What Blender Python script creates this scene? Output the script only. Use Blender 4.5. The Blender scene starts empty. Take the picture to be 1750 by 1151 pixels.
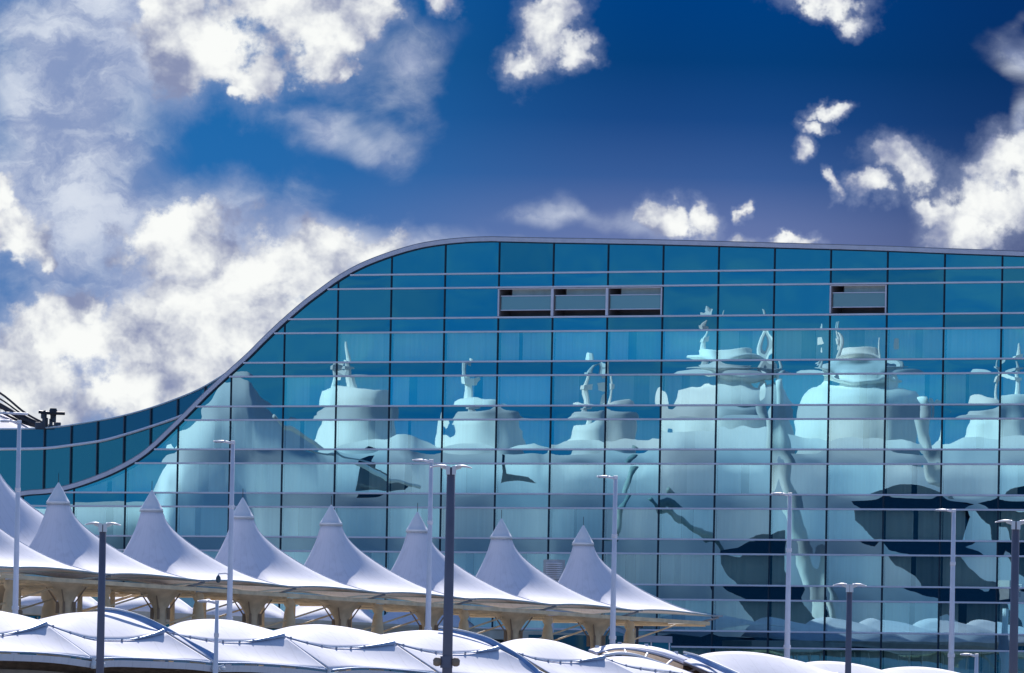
import bpy, math, random
from mathutils import Vector, Matrix, noise as mnoise
random.seed(7)
sc = bpy.context.scene
C = sc.collection
R = math.radians

# ------------------------------------------------------------------ camera
F = 16800.0                       # focal length in photograph pixels (345 mm lens)
ROLL = R(1.1); PITCH = math.atan(679.7 / F)
CAM = Vector((0, -700, 2.0))
cp, sp = math.cos(PITCH), math.sin(PITCH)
fwd = Vector((0, cp, sp)); rt0 = Vector((1, 0, 0)); up0 = Vector((0, -sp, cp))
rt = rt0 * math.cos(ROLL) + up0 * math.sin(ROLL)
up = -rt0 * math.sin(ROLL) + up0 * math.cos(ROLL)
cd = bpy.data.cameras.new('camera'); cam = bpy.data.objects.new('camera', cd); C.objects.link(cam)
cd.sensor_width = 36; cd.lens = 36 * F / 1750
cd.clip_start = 1; cd.clip_end = 20000
M = Matrix.Identity(4)
for i in range(3):
    M[i][0] = rt[i]; M[i][1] = up[i]; M[i][2] = -fwd[i]; M[i][3] = CAM[i]
cam.matrix_world = M
sc.camera = cam

def ray(px, py):
    return (fwd * F + rt * (px - 875) + up * (575.5 - py)).normalized()
def P(px, py, D):                 # world point seen at px,py at distance D along +Y
    d = ray(px, py)
    return CAM + d * (D / d.y)

# ------------------------------------------------------------------ sun and sky
SUN_EL = 37.0
SUN_DIR = Vector((0.06, 1.0, 0)).normalized() * math.cos(R(SUN_EL)) + Vector((0, 0, math.sin(R(SUN_EL))))
sd = bpy.data.lights.new('sun', 'SUN'); sd.energy = 4.7; sd.angle = R(0.5); sd.color = (1.0, 0.955, 0.93)
so = bpy.data.objects.new('sun', sd); C.objects.link(so)
so.rotation_euler = (-SUN_DIR).to_track_quat('-Z', 'Y').to_euler()
sc.view_settings.view_transform = 'Standard'; sc.view_settings.look = 'None'
sc.view_settings.gamma = 1; sc.view_settings.exposure = 0
sc.view_settings.use_curve_mapping = False
W = bpy.data.worlds.new('World'); sc.world = W; W.use_nodes = True
nt = W.node_tree; nt.nodes.clear(); NN = nt.nodes; LK = nt.links.new

def srgb(r, g, b):
    f = lambda c: (c / 255 / 12.92) if c / 255 <= .04045 else ((c / 255 + .055) / 1.055) ** 2.4
    return (f(r), f(g), f(b), 1)
def setin(sock, v):
    if hasattr(v, 'is_output'): LK(v, sock)
    else: sock.default_value = v
def math_(op, a, b=0.0, c=0.0, clamp=False):
    n = NN.new('ShaderNodeMath'); n.operation = op; n.use_clamp = clamp
    setin(n.inputs[0], a); setin(n.inputs[1], b); setin(n.inputs[2], c); return n.outputs[0]
def vmath(op, a, b=(0, 0, 0), c=(0, 0, 0)):
    n = NN.new('ShaderNodeVectorMath'); n.operation = op
    setin(n.inputs[0], a); setin(n.inputs[1], b)
    if op == 'MULTIPLY_ADD': setin(n.inputs[2], c)
    return n.outputs['Value'] if op in ('LENGTH', 'DOT_PRODUCT') else n.outputs[0]
def sstep(v, a, b, lo=0.0, hi=1.0):
    n = NN.new('ShaderNodeMapRange'); n.interpolation_type = 'SMOOTHSTEP'
    setin(n.inputs[0], v); n.inputs[1].default_value = a; n.inputs[2].default_value = b
    n.inputs[3].default_value = lo; n.inputs[4].default_value = hi; return n.outputs[0]
def mixc(f, a, b):
    n = NN.new('ShaderNodeMix'); n.data_type = 'RGBA'
    setin(n.inputs[0], f); setin(n.inputs[6], a); setin(n.inputs[7], b); return n.outputs[2]
def fbm(vec, scale, detail=8, rough=.55, dist=0.0):
    n = NN.new('ShaderNodeTexNoise'); n.noise_dimensions = '3D'; setin(n.inputs['Vector'], vec)
    n.inputs['Scale'].default_value = scale; n.inputs['Detail'].default_value = detail
    n.inputs['Roughness'].default_value = rough; n.inputs['Distortion'].default_value = dist
    return n.outputs[0]

SKYS = .15
tc = NN.new('ShaderNodeTexCoord'); dirv = tc.outputs['Generated']
sx = NN.new('ShaderNodeSeparateXYZ'); LK(dirv, sx.inputs[0])
ay = math_('MAXIMUM', sx.outputs[1], 0.02)
# world directions round +Y, unrolled, in thousandths (a gnomonic chart of the sky, fixed to the world)
gu = math_('MULTIPLY', math_('DIVIDE', sx.outputs[0], ay), F / 1000)
gv = math_('MULTIPLY', math_('DIVIDE', sx.outputs[2], ay), F / 1000)
cx = NN.new('ShaderNodeCombineXYZ'); LK(gu, cx.inputs[0]); LK(gv, cx.inputs[1]); chart = cx.outputs[0]
def ch(px, py):
    d = ray(px, py); return d.x / d.y * F / 1000, d.z / d.y * F / 1000
nv = NN.new('ShaderNodeTexNoise'); LK(chart, nv.inputs['Vector']); nv.inputs['Scale'].default_value = 7.0
nv.inputs['Detail'].default_value = 5; nv.inputs['Roughness'].default_value = .6
warp = vmath('MULTIPLY_ADD', vmath('SUBTRACT', nv.outputs['Color'], (.5, .5, .5)), (.16, .16, 0), chart)
nv2 = NN.new('ShaderNodeTexNoise'); LK(chart, nv2.inputs['Vector']); nv2.inputs['Scale'].default_value = 3.2
nv2.inputs['Detail'].default_value = 4
warp2 = vmath('MULTIPLY_ADD', vmath('SUBTRACT', nv2.outputs['Color'], (.5, .5, .5)), (.35, .3, 0), chart)
def field(vec, blobs, k):
    acc = None
    for b in blobs:
        u, v = ch(b[0], b[1]); ix, iy = 1000 / b[2], 1000 / b[3]
        l = vmath('LENGTH', vmath('MULTIPLY_ADD', vec, (ix, iy, 0), (-u * ix, -v * iy, 0)))
        if len(b) > 4: l = math_('ADD', l, 1 - b[4])
        if acc is None: acc = l
        else:
            n = NN.new('ShaderNodeMath'); n.operation = 'SMOOTH_MIN'; LK(acc, n.inputs[0]); LK(l, n.inputs[1]); n.inputs[2].default_value = k
            acc = n.outputs[0]
    return math_('SUBTRACT', 1.0, acc)
CUM = [(350,70,130,110),(420,130,66,66),(545,65,95,85),(300,10,75,50),(640,45,50,50),(748,5,26,20),(590,125,22,18),(490,10,130,55),(395,160,36,24),
       (935,50,58,66),(895,108,46,36),(945,8,34,40),(990,85,42,26),(1400,0,84,26),
       (1432,188,36,14),(1405,212,26,16),(1378,250,24,22),
       (1140,382,74,38),(1205,362,34,34),(1100,375,36,36),(1250,408,34,12),(1345,413,44,12),
       (1530,285,56,38),(1478,335,44,22),(1560,300,46,40),(1415,328,12,28),(1280,357,8,13),
       (1690,345,96,66),(1735,290,56,60),(1650,395,70,60),(1605,368,40,26),
       (30,412,76,66),(5,340,42,42),(75,458,26,22),
       (120,580,160,74),(40,640,120,90),(230,650,110,66),(250,600,100,50),(150,535,70,30),(330,640,90,90),
       (300,420,110,90),(420,500,140,130),(330,540,130,120),(520,480,100,96),(400,600,140,90),(570,430,80,50),(640,440,70,40),(60,690,120,50)]
HZ = [(1000,345,330,60,.42),(90,190,230,230),(180,60,260,150),(130,330,230,190),(350,400,280,140),(600,420,250,76),(820,425,180,40,.8),(560,210,230,80,.5),(700,110,190,130,.52),
      (1730,170,70,160,.62),(1720,40,130,60,.6),(1660,300,110,80,.66),(120,620,360,140),(300,540,300,190)]
cf = field(warp, CUM, .18)
n1 = fbm(chart, 9.0, 11, .62)
n2 = fbm(vmath('ADD', chart, (3.1, 7.7, 1.3)), 26.0, 8, .6)
cum = sstep(math_('ADD', cf, math_('ADD', math_('MULTIPLY', math_('SUBTRACT', n1, .5), 1.7), math_('MULTIPLY', math_('SUBTRACT', n2, .5), .95))), -0.02, .42)
hf = field(warp2, HZ, .35)
n3 = fbm(vmath('MULTIPLY', chart, (1.0, 1.3, 1)), 4.0, 8, .58, .4)
hz = sstep(math_('ADD', hf, math_('MULTIPLY', math_('SUBTRACT', n3, .5), 1.5)), -0.15, .75)
# clear sky colours near the horizon
ramp = NN.new('ShaderNodeValToRGB'); rr = ramp.color_ramp
v450, v0 = ch(875, 450)[1], ch(875, 0)[1]
LK(sstep(gv, 0, 1), ramp.inputs[0])
mr = NN.new('ShaderNodeMapRange'); LK(gv, mr.inputs[0]); mr.inputs[1].default_value = v450; mr.inputs[2].default_value = v0
LK(mr.outputs[0], ramp.inputs[0])
stops = [(0, (112,126,174)), (.16, (96,116,168)), (.34, (56,92,152)), (.56, (26,72,134)), (.78, (6,62,122)), (1, (0,62,128))]
rr.elements[0].position = 0; rr.elements[0].color = srgb(*stops[0][1]); rr.elements[1].position = 1; rr.elements[1].color = srgb(*stops[-1][1])
for p_, c_ in stops[1:-1]:
    e = rr.elements.new(p_); e.color = srgb(*c_)
uL = sstep(gu, ch(300, 300)[0], ch(1150, 300)[0], 1, 0)
low = mixc(math_('MULTIPLY', uL, .85), ramp.outputs[0], srgb(32, 110, 178))
uR = sstep(gu, ch(1250, 200)[0], ch(1800, 100)[0], 0, .55)
low = mixc(uR, low, srgb(8, 34, 82))
nh = fbm(vmath('MULTIPLY', warp, (1.0, 1.6, 1)), 6.0, 10, .62, .3)
hcol = mixc(sstep(nh, .36, .64), srgb(150, 164, 200), srgb(214, 222, 236))
low = mixc(math_('MULTIPLY', hz, math_('ADD', .58, math_('MULTIPLY', nh, .6)), 0.0, True), low, hcol)
halo = sstep(math_('ADD', cf, math_('MULTIPLY', math_('SUBTRACT', n1, .5), 1.6)), -.6, .4, 0, .36)
low = mixc(halo, low, srgb(170, 182, 212))
ns = fbm(vmath('MULTIPLY', warp, (1.0, 1.25, 1)), 7.5, 9, .55)
nb = fbm(vmath('ADD', chart, (.0, .035, 0)), 9.0, 4, .6)
shade = sstep(math_('ADD', math_('MULTIPLY', ns, .8), math_('SUBTRACT', math_('MULTIPLY', cf, .25), math_('MULTIPLY', math_('SUBTRACT', nb, .5), .9))), .28, .70)
ccol = mixc(shade, srgb(136, 146, 180), srgb(250, 252, 250))
low = mixc(cum, low, ccol)
# the rest of the low sky (seen only in the glass): clear blue
front = sstep(sx.outputs[1], .55, .9)
nr = fbm(vmath('MULTIPLY', dirv, (1, 1, 2.2)), 26.0, 5, .5)
low = mixc(front, mixc(sstep(nr, .35, .72), srgb(22, 132, 196), srgb(72, 158, 196)), low)
low10 = vmath('MULTIPLY', low, (1 / SKYS, 1 / SKYS, 1 / SKYS))
sky = NN.new('ShaderNodeTexSky'); sky.sky_type = 'NISHITA'; sky.sun_disc = False
sky.sun_elevation = R(SUN_EL); sky.sun_rotation = math.atan2(SUN_DIR.x, SUN_DIR.y)
sky.altitude = 1600; sky.air_density = 1.0; sky.dust_density = .4; sky.ozone_density = 2.0
hi_sky = vmath('MULTIPLY', sky.outputs[0], (1.0, 1.0, 1.12))
elf = sstep(sx.outputs[2], .085, .26)
full = mixc(elf, low10, hi_sky)
bg = NN.new('ShaderNodeBackground'); LK(full, bg.inputs[0]); bg.inputs[1].default_value = SKYS
wo = NN.new('ShaderNodeOutputWorld'); LK(bg.outputs[0], wo.inputs[0])

# ------------------------------------------------------------------ materials
MATS = {}
def mat(name, col, rough=.6, metal=0.0, var=.12, scale=1.5, spec=.3, trans=0.0, detail=6, stretch=(1, 1, 1)):
    if name in MATS: return MATS[name]
    m = bpy.data.materials.new(name); m.use_nodes = True; t = m.node_tree; b = t.nodes['Principled BSDF']
    tcn = t.nodes.new('ShaderNodeTexCoord'); mp = t.nodes.new('ShaderNodeMapping'); mp.inputs['Scale'].default_value = stretch
    t.links.new(tcn.outputs['Object'], mp.inputs[0])
    nz = t.nodes.new('ShaderNodeTexNoise'); nz.inputs['Scale'].default_value = scale; nz.inputs['Detail'].default_value = detail
    t.links.new(mp.outputs[0], nz.inputs['Vector'])
    r = t.nodes.new('ShaderNodeValToRGB'); r.color_ramp.elements[0].position = .32; r.color_ramp.elements[1].position = .68
    r.color_ramp.elements[0].color = tuple(c * (1 - var) for c in col) + (1,)
    r.color_ramp.elements[1].color = tuple(min(1, c * (1 + var * .6)) for c in col) + (1,)
    t.links.new(nz.outputs[0], r.inputs[0]); t.links.new(r.outputs[0], b.inputs['Base Color'])
    b.inputs['Roughness'].default_value = rough; b.inputs['Metallic'].default_value = metal
    b.inputs['Specular IOR Level'].default_value = spec
    if trans:
        tr = t.nodes.new('ShaderNodeBsdfTranslucent'); t.links.new(r.outputs[0], tr.inputs[0])
        mx = t.nodes.new('ShaderNodeMixShader'); mx.inputs[0].default_value = trans
        t.links.new(b.outputs[0], mx.inputs[1]); t.links.new(tr.outputs[0], mx.inputs[2])
        t.links.new(mx.outputs[0], t.nodes['Material Output'].inputs[0])
    MATS[name] = m; return m
def glass(name, refl, trans=None, base=(0, 0, 0), rough=0.0):
    m = bpy.data.materials.new(name); m.use_nodes = True; t = m.node_tree
    t.nodes.remove(t.nodes['Principled BSDF'])
    g = t.nodes.new('ShaderNodeBsdfGlossy'); g.inputs[0].default_value = refl + (1,); g.inputs['Roughness'].default_value = rough
    oi = t.nodes.new('ShaderNodeObjectInfo'); hv = t.nodes.new('ShaderNodeHueSaturation'); hv.inputs['Color'].default_value = refl + (1,)
    m1 = t.nodes.new('ShaderNodeMapRange'); m1.inputs[3].default_value = .80; m1.inputs[4].default_value = 1.14
    m2 = t.nodes.new('ShaderNodeMapRange'); m2.inputs[3].default_value = .75; m2.inputs[4].default_value = 1.15
    t.links.new(oi.outputs['Random'], m1.inputs[0]); t.links.new(oi.outputs['Random'], m2.inputs[0])
    t.links.new(m1.outputs[0], hv.inputs['Value']); t.links.new(m2.outputs[0], hv.inputs['Saturation']); t.links.new(hv.outputs[0], g.inputs[0])
    a = t.nodes.new('ShaderNodeAddShader'); t.links.new(g.outputs[0], a.inputs[0])
    if trans:
        x = t.nodes.new('ShaderNodeBsdfTransparent'); x.inputs[0].default_value = trans + (1,)
    else:
        x = t.nodes.new('ShaderNodeBsdfDiffuse'); x.inputs[0].default_value = base + (1,)
    t.links.new(x.outputs[0], a.inputs[1]); t.links.new(a.outputs[0], t.nodes['Material Output'].inputs[0])
    return m
FABRIC = mat('white_fabric', (.75, .74, .81), .7, var=.045, scale=.35, trans=.02)
FABRIC2 = mat('canopy_fabric', (.75, .74, .81), .7, var=.05, scale=.5, trans=.03, stretch=(1, 1, 3))
HOOD = mat('white_metal_hood', (.78, .78, .80), .45, var=.04)
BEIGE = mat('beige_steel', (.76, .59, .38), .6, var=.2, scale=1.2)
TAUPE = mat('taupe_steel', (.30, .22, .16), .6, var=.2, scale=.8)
CONC = mat('pale_concrete', (.58, .53, .45), .85, var=.15, scale=.7)
PIPE = mat('blue_grey_pipe', (.32, .40, .54), .4, metal=.3, var=.15)
WHITEP = mat('white_pole_paint', (.78, .76, .82), .4, var=.05)
GREYP = mat('dark_grey_pole_paint', (.15, .15, .20), .5, var=.14, scale=.6)
DARK = mat('dark_metal', (.05, .05, .06), .5)
TRIM = mat('grey_lilac_aluminium', (.74, .70, .78), .5, var=.08)
TRANSOM = mat('transom_aluminium', (.90, .84, .90), .5, var=.08, scale=.6)
MULL = mat('dark_mullion', (.02, .04, .07), .5)
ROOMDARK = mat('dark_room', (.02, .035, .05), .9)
CURT = mat('curtain_cloth', (.86, .90, .90), .9, var=.10, scale=1.4, stretch=(3, 3, .02), trans=.0)
CURT2 = mat('sheer_cloth', (.42, .50, .54), .9, var=.15, scale=1.4, stretch=(3, 3, .02))
GL_V = glass('vision_glass', (.32, .57, .62), (.40, .42, .37))
GL_S = glass('spandrel_glass', (.21, .38, .45), None, (.002, .012, .025))
GL_D = glass('dark_blue_glass', (.09, .15, .19), None, (.018, .075, .115))
GL_W = glass('teal_wing_glass', (.15, .26, .28), None, (.020, .085, .095))
GL_P = glass('grey_parapet_glass', (.12, .16, .16), None, (.20, .30, .31), .15)
GL_B = glass('dark_window_glass', (.12, .2, .22), None, (.008, .025, .03), .02)
ASPH = mat('ground_concrete', (.30, .29, .27), .9, var=.2, scale=.15)

def add_seams(m, radial, dark):
    t = m.node_tree; b = t.nodes['Principled BSDF']; src = b.inputs['Base Color'].links[0].from_socket
    c_ = t.nodes.new('ShaderNodeTexCoord'); sp = t.nodes.new('ShaderNodeSeparateXYZ'); t.links.new(c_.outputs['Object'], sp.inputs[0])
    def mt(op, a, b_=0.0):
        n = t.nodes.new('ShaderNodeMath'); n.operation = op
        for k, v in enumerate((a, b_)):
            if hasattr(v, 'is_output'): t.links.new(v, n.inputs[k])
            else: n.inputs[k].default_value = v
        return n.outputs[0]
    if radial: co = mt('MULTIPLY', mt('ARCTAN2', sp.outputs[1], sp.outputs[0]), 32 / (2 * math.pi)); w = .035
    else: co = mt('MULTIPLY', mt('ADD', sp.outputs[0], mt('MULTIPLY', sp.outputs[1], .35)), 1 / 1.45); w = .03
    line = mt('LESS_THAN', mt('ABSOLUTE', mt('SUBTRACT', mt('FRACT', mt('ADD', co, 50.5)), .5)), w)
    nz = t.nodes.new('ShaderNodeTexNoise'); nz.inputs['Scale'].default_value = 2.2; nz.inputs['Detail'].default_value = 8
    mp = t.nodes.new('ShaderNodeMapping'); mp.inputs['Scale'].default_value = (1, 1, .25); t.links.new(c_.outputs['Object'], mp.inputs[0]); t.links.new(mp.outputs[0], nz.inputs['Vector'])
    grime = mt('MULTIPLY', mt('MAXIMUM', mt('SUBTRACT', nz.outputs[0], .52), 0.0), .9)
    f = mt('MINIMUM', mt('ADD', mt('MULTIPLY', line, dark), grime), 1.0)
    mx = t.nodes.new('ShaderNodeMix'); mx.data_type = 'RGBA'; t.links.new(f, mx.inputs[0]); t.links.new(src, mx.inputs[6]); mx.inputs[7].default_value = (.30, .30, .34, 1)
    t.links.new(mx.outputs[2], b.inputs['Base Color'])
add_seams(FABRIC, True, .14); add_seams(FABRIC2, False, .13)

# ------------------------------------------------------------------ helpers
ORG = {}
def link(name, me, parent=None):
    o = bpy.data.objects.new(name, me); C.objects.link(o)
    if parent is not None: o.parent = parent
    return o
def thing(name, label, cat, loc, group=None):
    o = link(name, None); o.location = loc; o['label'] = label; o['category'] = cat
    o.empty_display_size = .5
    if group: o['group'] = group
    ORG[o.name] = Vector(loc); return o
def root_of(o):
    v = Vector((0, 0, 0))
    while o is not None:
        v += Vector(o.location); o = o.parent
    return v
class MB:
    def __init__(s): s.v = []; s.f = []
    def add(s, vs, fs):
        b = len(s.v); s.v += [Vector(v) for v in vs]; s.f += [tuple(i + b for i in f) for f in fs]; return s
    def grid(s, rows, close=False):
        n = len(rows[0]); vs = [p for r in rows for p in r]; fs = []
        for j in range(len(rows) - 1):
            for i in range(n if close else n - 1):
                a = j * n + i; b_ = j * n + (i + 1) % n
                fs.append((a, b_, b_ + n, a + n))
        return s.add(vs, fs)
    def box(s, c, ax, ay, az, hx, hy, hz):
        c, ax, ay, az = Vector(c), Vector(ax), Vector(ay), Vector(az)
        vs = [c + ax * hx * i + ay * hy * j + az * hz * k for k in (-1, 1) for j in (-1, 1) for i in (-1, 1)]
        return s.add(vs, [(0, 2, 3, 1), (4, 5, 7, 6), (0, 1, 5, 4), (2, 6, 7, 3), (0, 4, 6, 2), (1, 3, 7, 5)])
    def tube(s, pts, r, n=10, caps=True):
        pts = [Vector(p) for p in pts]; rs = r if isinstance(r, (list, tuple)) else [r] * len(pts)
        rows = []; prev = None
        for i, p in enumerate(pts):
            t = (pts[min(i + 1, len(pts) - 1)] - pts[max(i - 1, 0)]).normalized()
            if prev is None: a = t.cross(Vector((0, 0, 1)) if abs(t.z) < .9 else Vector((1, 0, 0))).normalized()
            else: a = (prev - t * prev.dot(t)).normalized()
            prev = a; b = t.cross(a)
            rows.append([p + (a * math.cos(2 * math.pi * k / n) + b * math.sin(2 * math.pi * k / n)) * rs[i] for k in range(n)])
        base = len(s.v); s.grid(rows, True)
        if caps:
            s.f.append(tuple(base + k for k in reversed(range(n)))); s.f.append(tuple(base + (len(pts) - 1) * n + k for k in range(n)))
        return s
    def lathe(s, c, prof, n=28, cap=True):        # prof: (radius, z)
        c = Vector(c)
        rows = [[c + Vector((r * math.cos(2 * math.pi * k / n), r * math.sin(2 * math.pi * k / n), z)) for k in range(n)] for r, z in prof]
        base = len(s.v); s.grid(rows, True)
        if cap:
            s.f.append(tuple(base + k for k in reversed(range(n)))); s.f.append(tuple(base + (len(prof) - 1) * n + k for k in range(n)))
        return s
    def prism(s, poly, ext):
        poly = [Vector(p) for p in poly]; n = len(poly); ext = Vector(ext)
        return s.add(poly + [p + ext for p in poly], [tuple(range(n)), tuple(reversed(range(n, 2 * n)))] + [(i, i + n, (i + 1) % n + n, (i + 1) % n) for i in range(n)])
    def build(s, name, m, parent=None, smooth=False, solid=0, bevel=0, label=None, kind=None):
        me = bpy.data.meshes.new(name); off = root_of(parent) if parent is not None else Vector((0, 0, 0))
        own = Vector((0, 0, 0))
        if parent is None and s.v:
            xs = [v.x for v in s.v]; ys = [v.y for v in s.v]; zs = [v.z for v in s.v]
            own = Vector(((min(xs) + max(xs)) / 2, (min(ys) + max(ys)) / 2, min(zs)))
        me.from_pydata([tuple(v - off - own) for v in s.v], [], s.f); me.materials.append(m); me.update()
        if smooth:
            for p in me.polygons: p.use_smooth = True
        o = link(name, me, parent); o.location = own
        if solid:
            md = o.modifiers.new('thickness', 'SOLIDIFY'); md.thickness = solid; md.offset = 0
        if bevel:
            md = o.modifiers.new('bevel', 'BEVEL'); md.width = bevel; md.segments = 2
        if label: o['label'] = label
        if kind: o['kind'] = kind
        return o
def tag(o, label, cat, group=None):
    o['label'] = label; o['category'] = cat
    if group: o['group'] = group
    return o
def copy_tree(o, parent=None):
    c = o.copy(); C.objects.link(c); c.parent = parent
    for chd in list(o.children): copy_tree(chd, c)
    return c
def interp(pts, x):
    if x <= pts[0][0]: return pts[0][1]
    for (a, b), (c, d) in zip(pts, pts[1:]):
        if x <= c: return b + (d - b) * (x - a) / (c - a)
    return pts[-1][1]
def catmull(pts, m=8):
    out = []; n = len(pts)
    for i in range(n - 1):
        p0, p1, p2, p3 = pts[max(i - 1, 0)], pts[i], pts[i + 1], pts[min(i + 2, n - 1)]
        for k in range(m):
            t = k / m
            out.append(tuple(.5 * (2 * b + (c - a) * t + (2 * a - 5 * b + 4 * c - d) * t * t + (3 * b - a - 3 * c + d) * t ** 3) for a, b, c, d in zip(p0, p1, p2, p3)))
    out.append(tuple(pts[-1])); return out

# ------------------------------------------------------------------ ground
MB().add([(-6000, -6000, 0), (6000, -6000, 0), (6000, 9000, 0), (-6000, 9000, 0)], [(0, 1, 2, 3)]).build('ground', ASPH, kind='structure')

# ------------------------------------------------------------------ hotel facade
TH = math.atan(F / 25600)
FU = Vector((math.cos(TH), -math.sin(TH), 0)); FN = Vector((-math.sin(TH), -math.cos(TH), 0)); ZZ = Vector((0, 0, 1))
def fac(px, py):                  # pixel -> (u, h) on the facade plane
    d = ray(px, py); t = (-CAM).dot(FN) / d.dot(FN); p = CAM + d * t
    return p.dot(FU), p.z
def FP(u, h, o=0.0): return FU * u + ZZ * h + FN * o
u1, u2 = fac(945, 500)[0], fac(1613.7, 500)[0]
PW = (u2 - u1) / 7
curve_px = [(-60,862),(-20,855),(20,848),(50,843),(83,840.5),(121,833),(166,818),(209,799),(252,772.5),(302,726),(353,675),(389,641.5),(425,609),(450,584),
            (475,560),(500.6,537),(525.7,516),(551,497),(576,479),(601,464),(626,451.7),(651.5,441.6),(676.6,433),(702,425.5),(727,419.7),(762,414.5),
            (802,411),(840,409.7),(853.5,410),(945,412),(1037,413.5),(1131,415.3),(1227,417.7),(1310,420),(1418,423),(1515,426),(1614,430),(1750,435),(1860,440)]
cuv = [fac(*p) for p in curve_px]
cs = catmull(cuv, 4)
def roof(u): return interp(cs, u) - .12
YL = [466.7,490.8,542.3,566.6,617.7,641.6,693.6,717.3,768.4,792.8,844.5,868.7,920.7,945.4,998,1023,1075.4,1103]
HL = [fac(945, y)[1] for y in YL]
NI = range(-12, 10)               # mullion indices
UM = {i: u1 + PW * i for i in NI}
hotel = thing('hotel_building', 'curved blue glass hotel with a sweeping silver roof edge filling the right of the view', 'building', FP(0, 0, 0))
ULEFT, URIGHT = UM[-12], UM[9]

def panel(mb, ua, ub, ha, hb, seed, nu=14, nv=8, amp=.85):
    rnd = random.Random(seed)
    a = rnd.uniform(-.0015, .0058) * amp; tx = rnd.gauss(0, .0007) * amp; ty = rnd.gauss(0, .0004) * amp
    hb_ = [min(hb, roof(ua + (ub - ua) * i / nu)) for i in range(nu + 1)]
    if max(hb_) <= ha + .02: return 0
    rows = []
    for j in range(nv + 1):
        row = []
        for i in range(nu + 1):
            x = i / nu; u = ua + (ub - ua) * x
            h = ha + (max(hb_[i], ha) - ha) * j / nv
            y = (h - ha) / (hb - ha)
            o = a * (1 - (2 * x - 1) ** 2) * (1 - (2 * y - 1) ** 2 * .8) + tx * (u - ua) + ty * (h - ha)
            q = Vector((u * .42, h * .30, 3.3))
            o += .0021 * amp * mnoise.noise(q + Vector((seed * .37 % 7 * .25, 0, 0))) + .0007 * amp * mnoise.noise(q * 3.1)
            e = min(x, 1 - x) * (ub - ua)
            o += .0018 * amp * math.exp(-(e / .28) ** 2) * (1 if seed % 3 else -1)
            row.append(FP(u, h, o - .02))
        rows.append(row)
    n = nu + 1; vs = [p for r in rows for p in r]; fs = []
    for j in range(nv):
        for i in range(nu):
            if hb_[i] <= ha and hb_[i + 1] <= ha: continue
            fs.append((j * n + i, j * n + i + 1, (j + 1) * n + i + 1, (j + 1) * n + i))
    mb.add(vs, fs); return (ub - ua) * (sum(max(0, q - ha) for q in hb_) / (nu + 1))

rowsV = [(HL[0], 60.0)] + [(HL[2 * k + 2], HL[2 * k + 1]) for k in range(8)] + [(HL[17] - 2.3, HL[17])] + [(HL[17] - 6.6, HL[17] - 3.4), (0, HL[17] - 7.7)]
rowsS = [(HL[2 * k + 1], HL[2 * k]) for k in range(8)] + [(HL[17], HL[16])] + [(HL[17] - 3.4, HL[17] - 2.3), (HL[17] - 7.7, HL[17] - 6.6)]
balc = {(1, 0 - 1), (1, 0), (1, 1), (1, 5)}
cells = []
for r, (ha, hb) in enumerate(rowsV):
    for i in list(NI)[:-1]:
        if (r, i) in balc: continue
        ua, ub = UM[i], UM[i + 1]
        if r == 0: hb = HL[0] + 3.1
        mb = MB(); ar = panel(mb, ua, ub, ha, hb, 100 * r + i + 17)
        if ar < .05: continue
        inview = 1.0 if (r <= 9 and ub > fac(0, 700)[0] and ua < fac(1750, 700)[0]) else 0.0
        if i < 1 and r >= 7: inview *= .3
        cells.append((ar * inview * (1 + .002 * i), r, i, mb))
cells.sort(key=lambda c: -c[0])
nocurt = lambda r, i: r < 2 or (r == 2 and i <= -5) or (r == 3 and i <= -6)
def curtain(mb, mb2, r, i, ha, hb):
    rnd = random.Random(r * 50 + i); ua = UM[i] + .05; w = PW - .1
    spans = []
    mode = rnd.random()
    if mode < .40: spans = [(0, .97, 0)]
    elif mode < .7:
        g = rnd.uniform(.25, .7); spans = [(0, g, 0), (g + rnd.uniform(.06, .16), 1, rnd.choice((0, 1)))]
    else:
        g = rnd.uniform(.2, .5); h = g + rnd.uniform(.12, .3); spans = [(0, g, 0), (g, h, 1), (h, 1, 0)]
    lo, hi = ha + .02, min(hb - .02, 99)
    for a, b, k in spans:
        u0, u1_ = ua + w * a, ua + w * b; n = max(4, int((u1_ - u0) / .07))
        fr = rnd.uniform(5, 11); am = rnd.uniform(.02, .06)
        top = []; bot = []
        for q in range(n + 1):
            u = u0 + (u1_ - u0) * q / n
            o = -.35 - .25 * k * rnd.random() * 0 + am * math.sin(u * fr + math.sin(u * 2.3) * 2)
            t = min(hi, roof(u) - .25)
            t = max(t, lo)
            top.append(FP(u, t, o)); bot.append(FP(u, lo, o))
        (mb2 if k else mb).grid([bot, top])
rest = MB(); restd = MB(); restc = MB(); restc2 = MB()
for k, (ar, r, i, mb) in enumerate(cells):
    ha, hb = rowsV[r]
    cu = MB(); cu2 = MB()
    if not nocurt(r, i): curtain(cu, cu2, r, i, ha, hb)
    if k < 100 and ar > 0:
        w_ = mb.build('window', GL_V if not nocurt(r, i) else GL_S, hotel, smooth=True)
        if cu.f: cu.build('curtain', CURT, w_, smooth=True)
        if cu2.f: cu2.build('curtain', CURT2, w_, smooth=True)
    else:
        (restd if nocurt(r, i) else rest).add(mb.v, mb.f); restc.add(cu.v, cu.f); restc2.add(cu2.v, cu2.f)
w_ = rest.build('window', GL_V, hotel, smooth=True, kind='stuff')
restd.build('window', GL_S, hotel, smooth=True, kind='stuff')
restc.build('curtain', CURT, w_, smooth=True, kind='stuff'); restc2.build('curtain', CURT2, w_, smooth=True, kind='stuff')
spc = []
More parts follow.
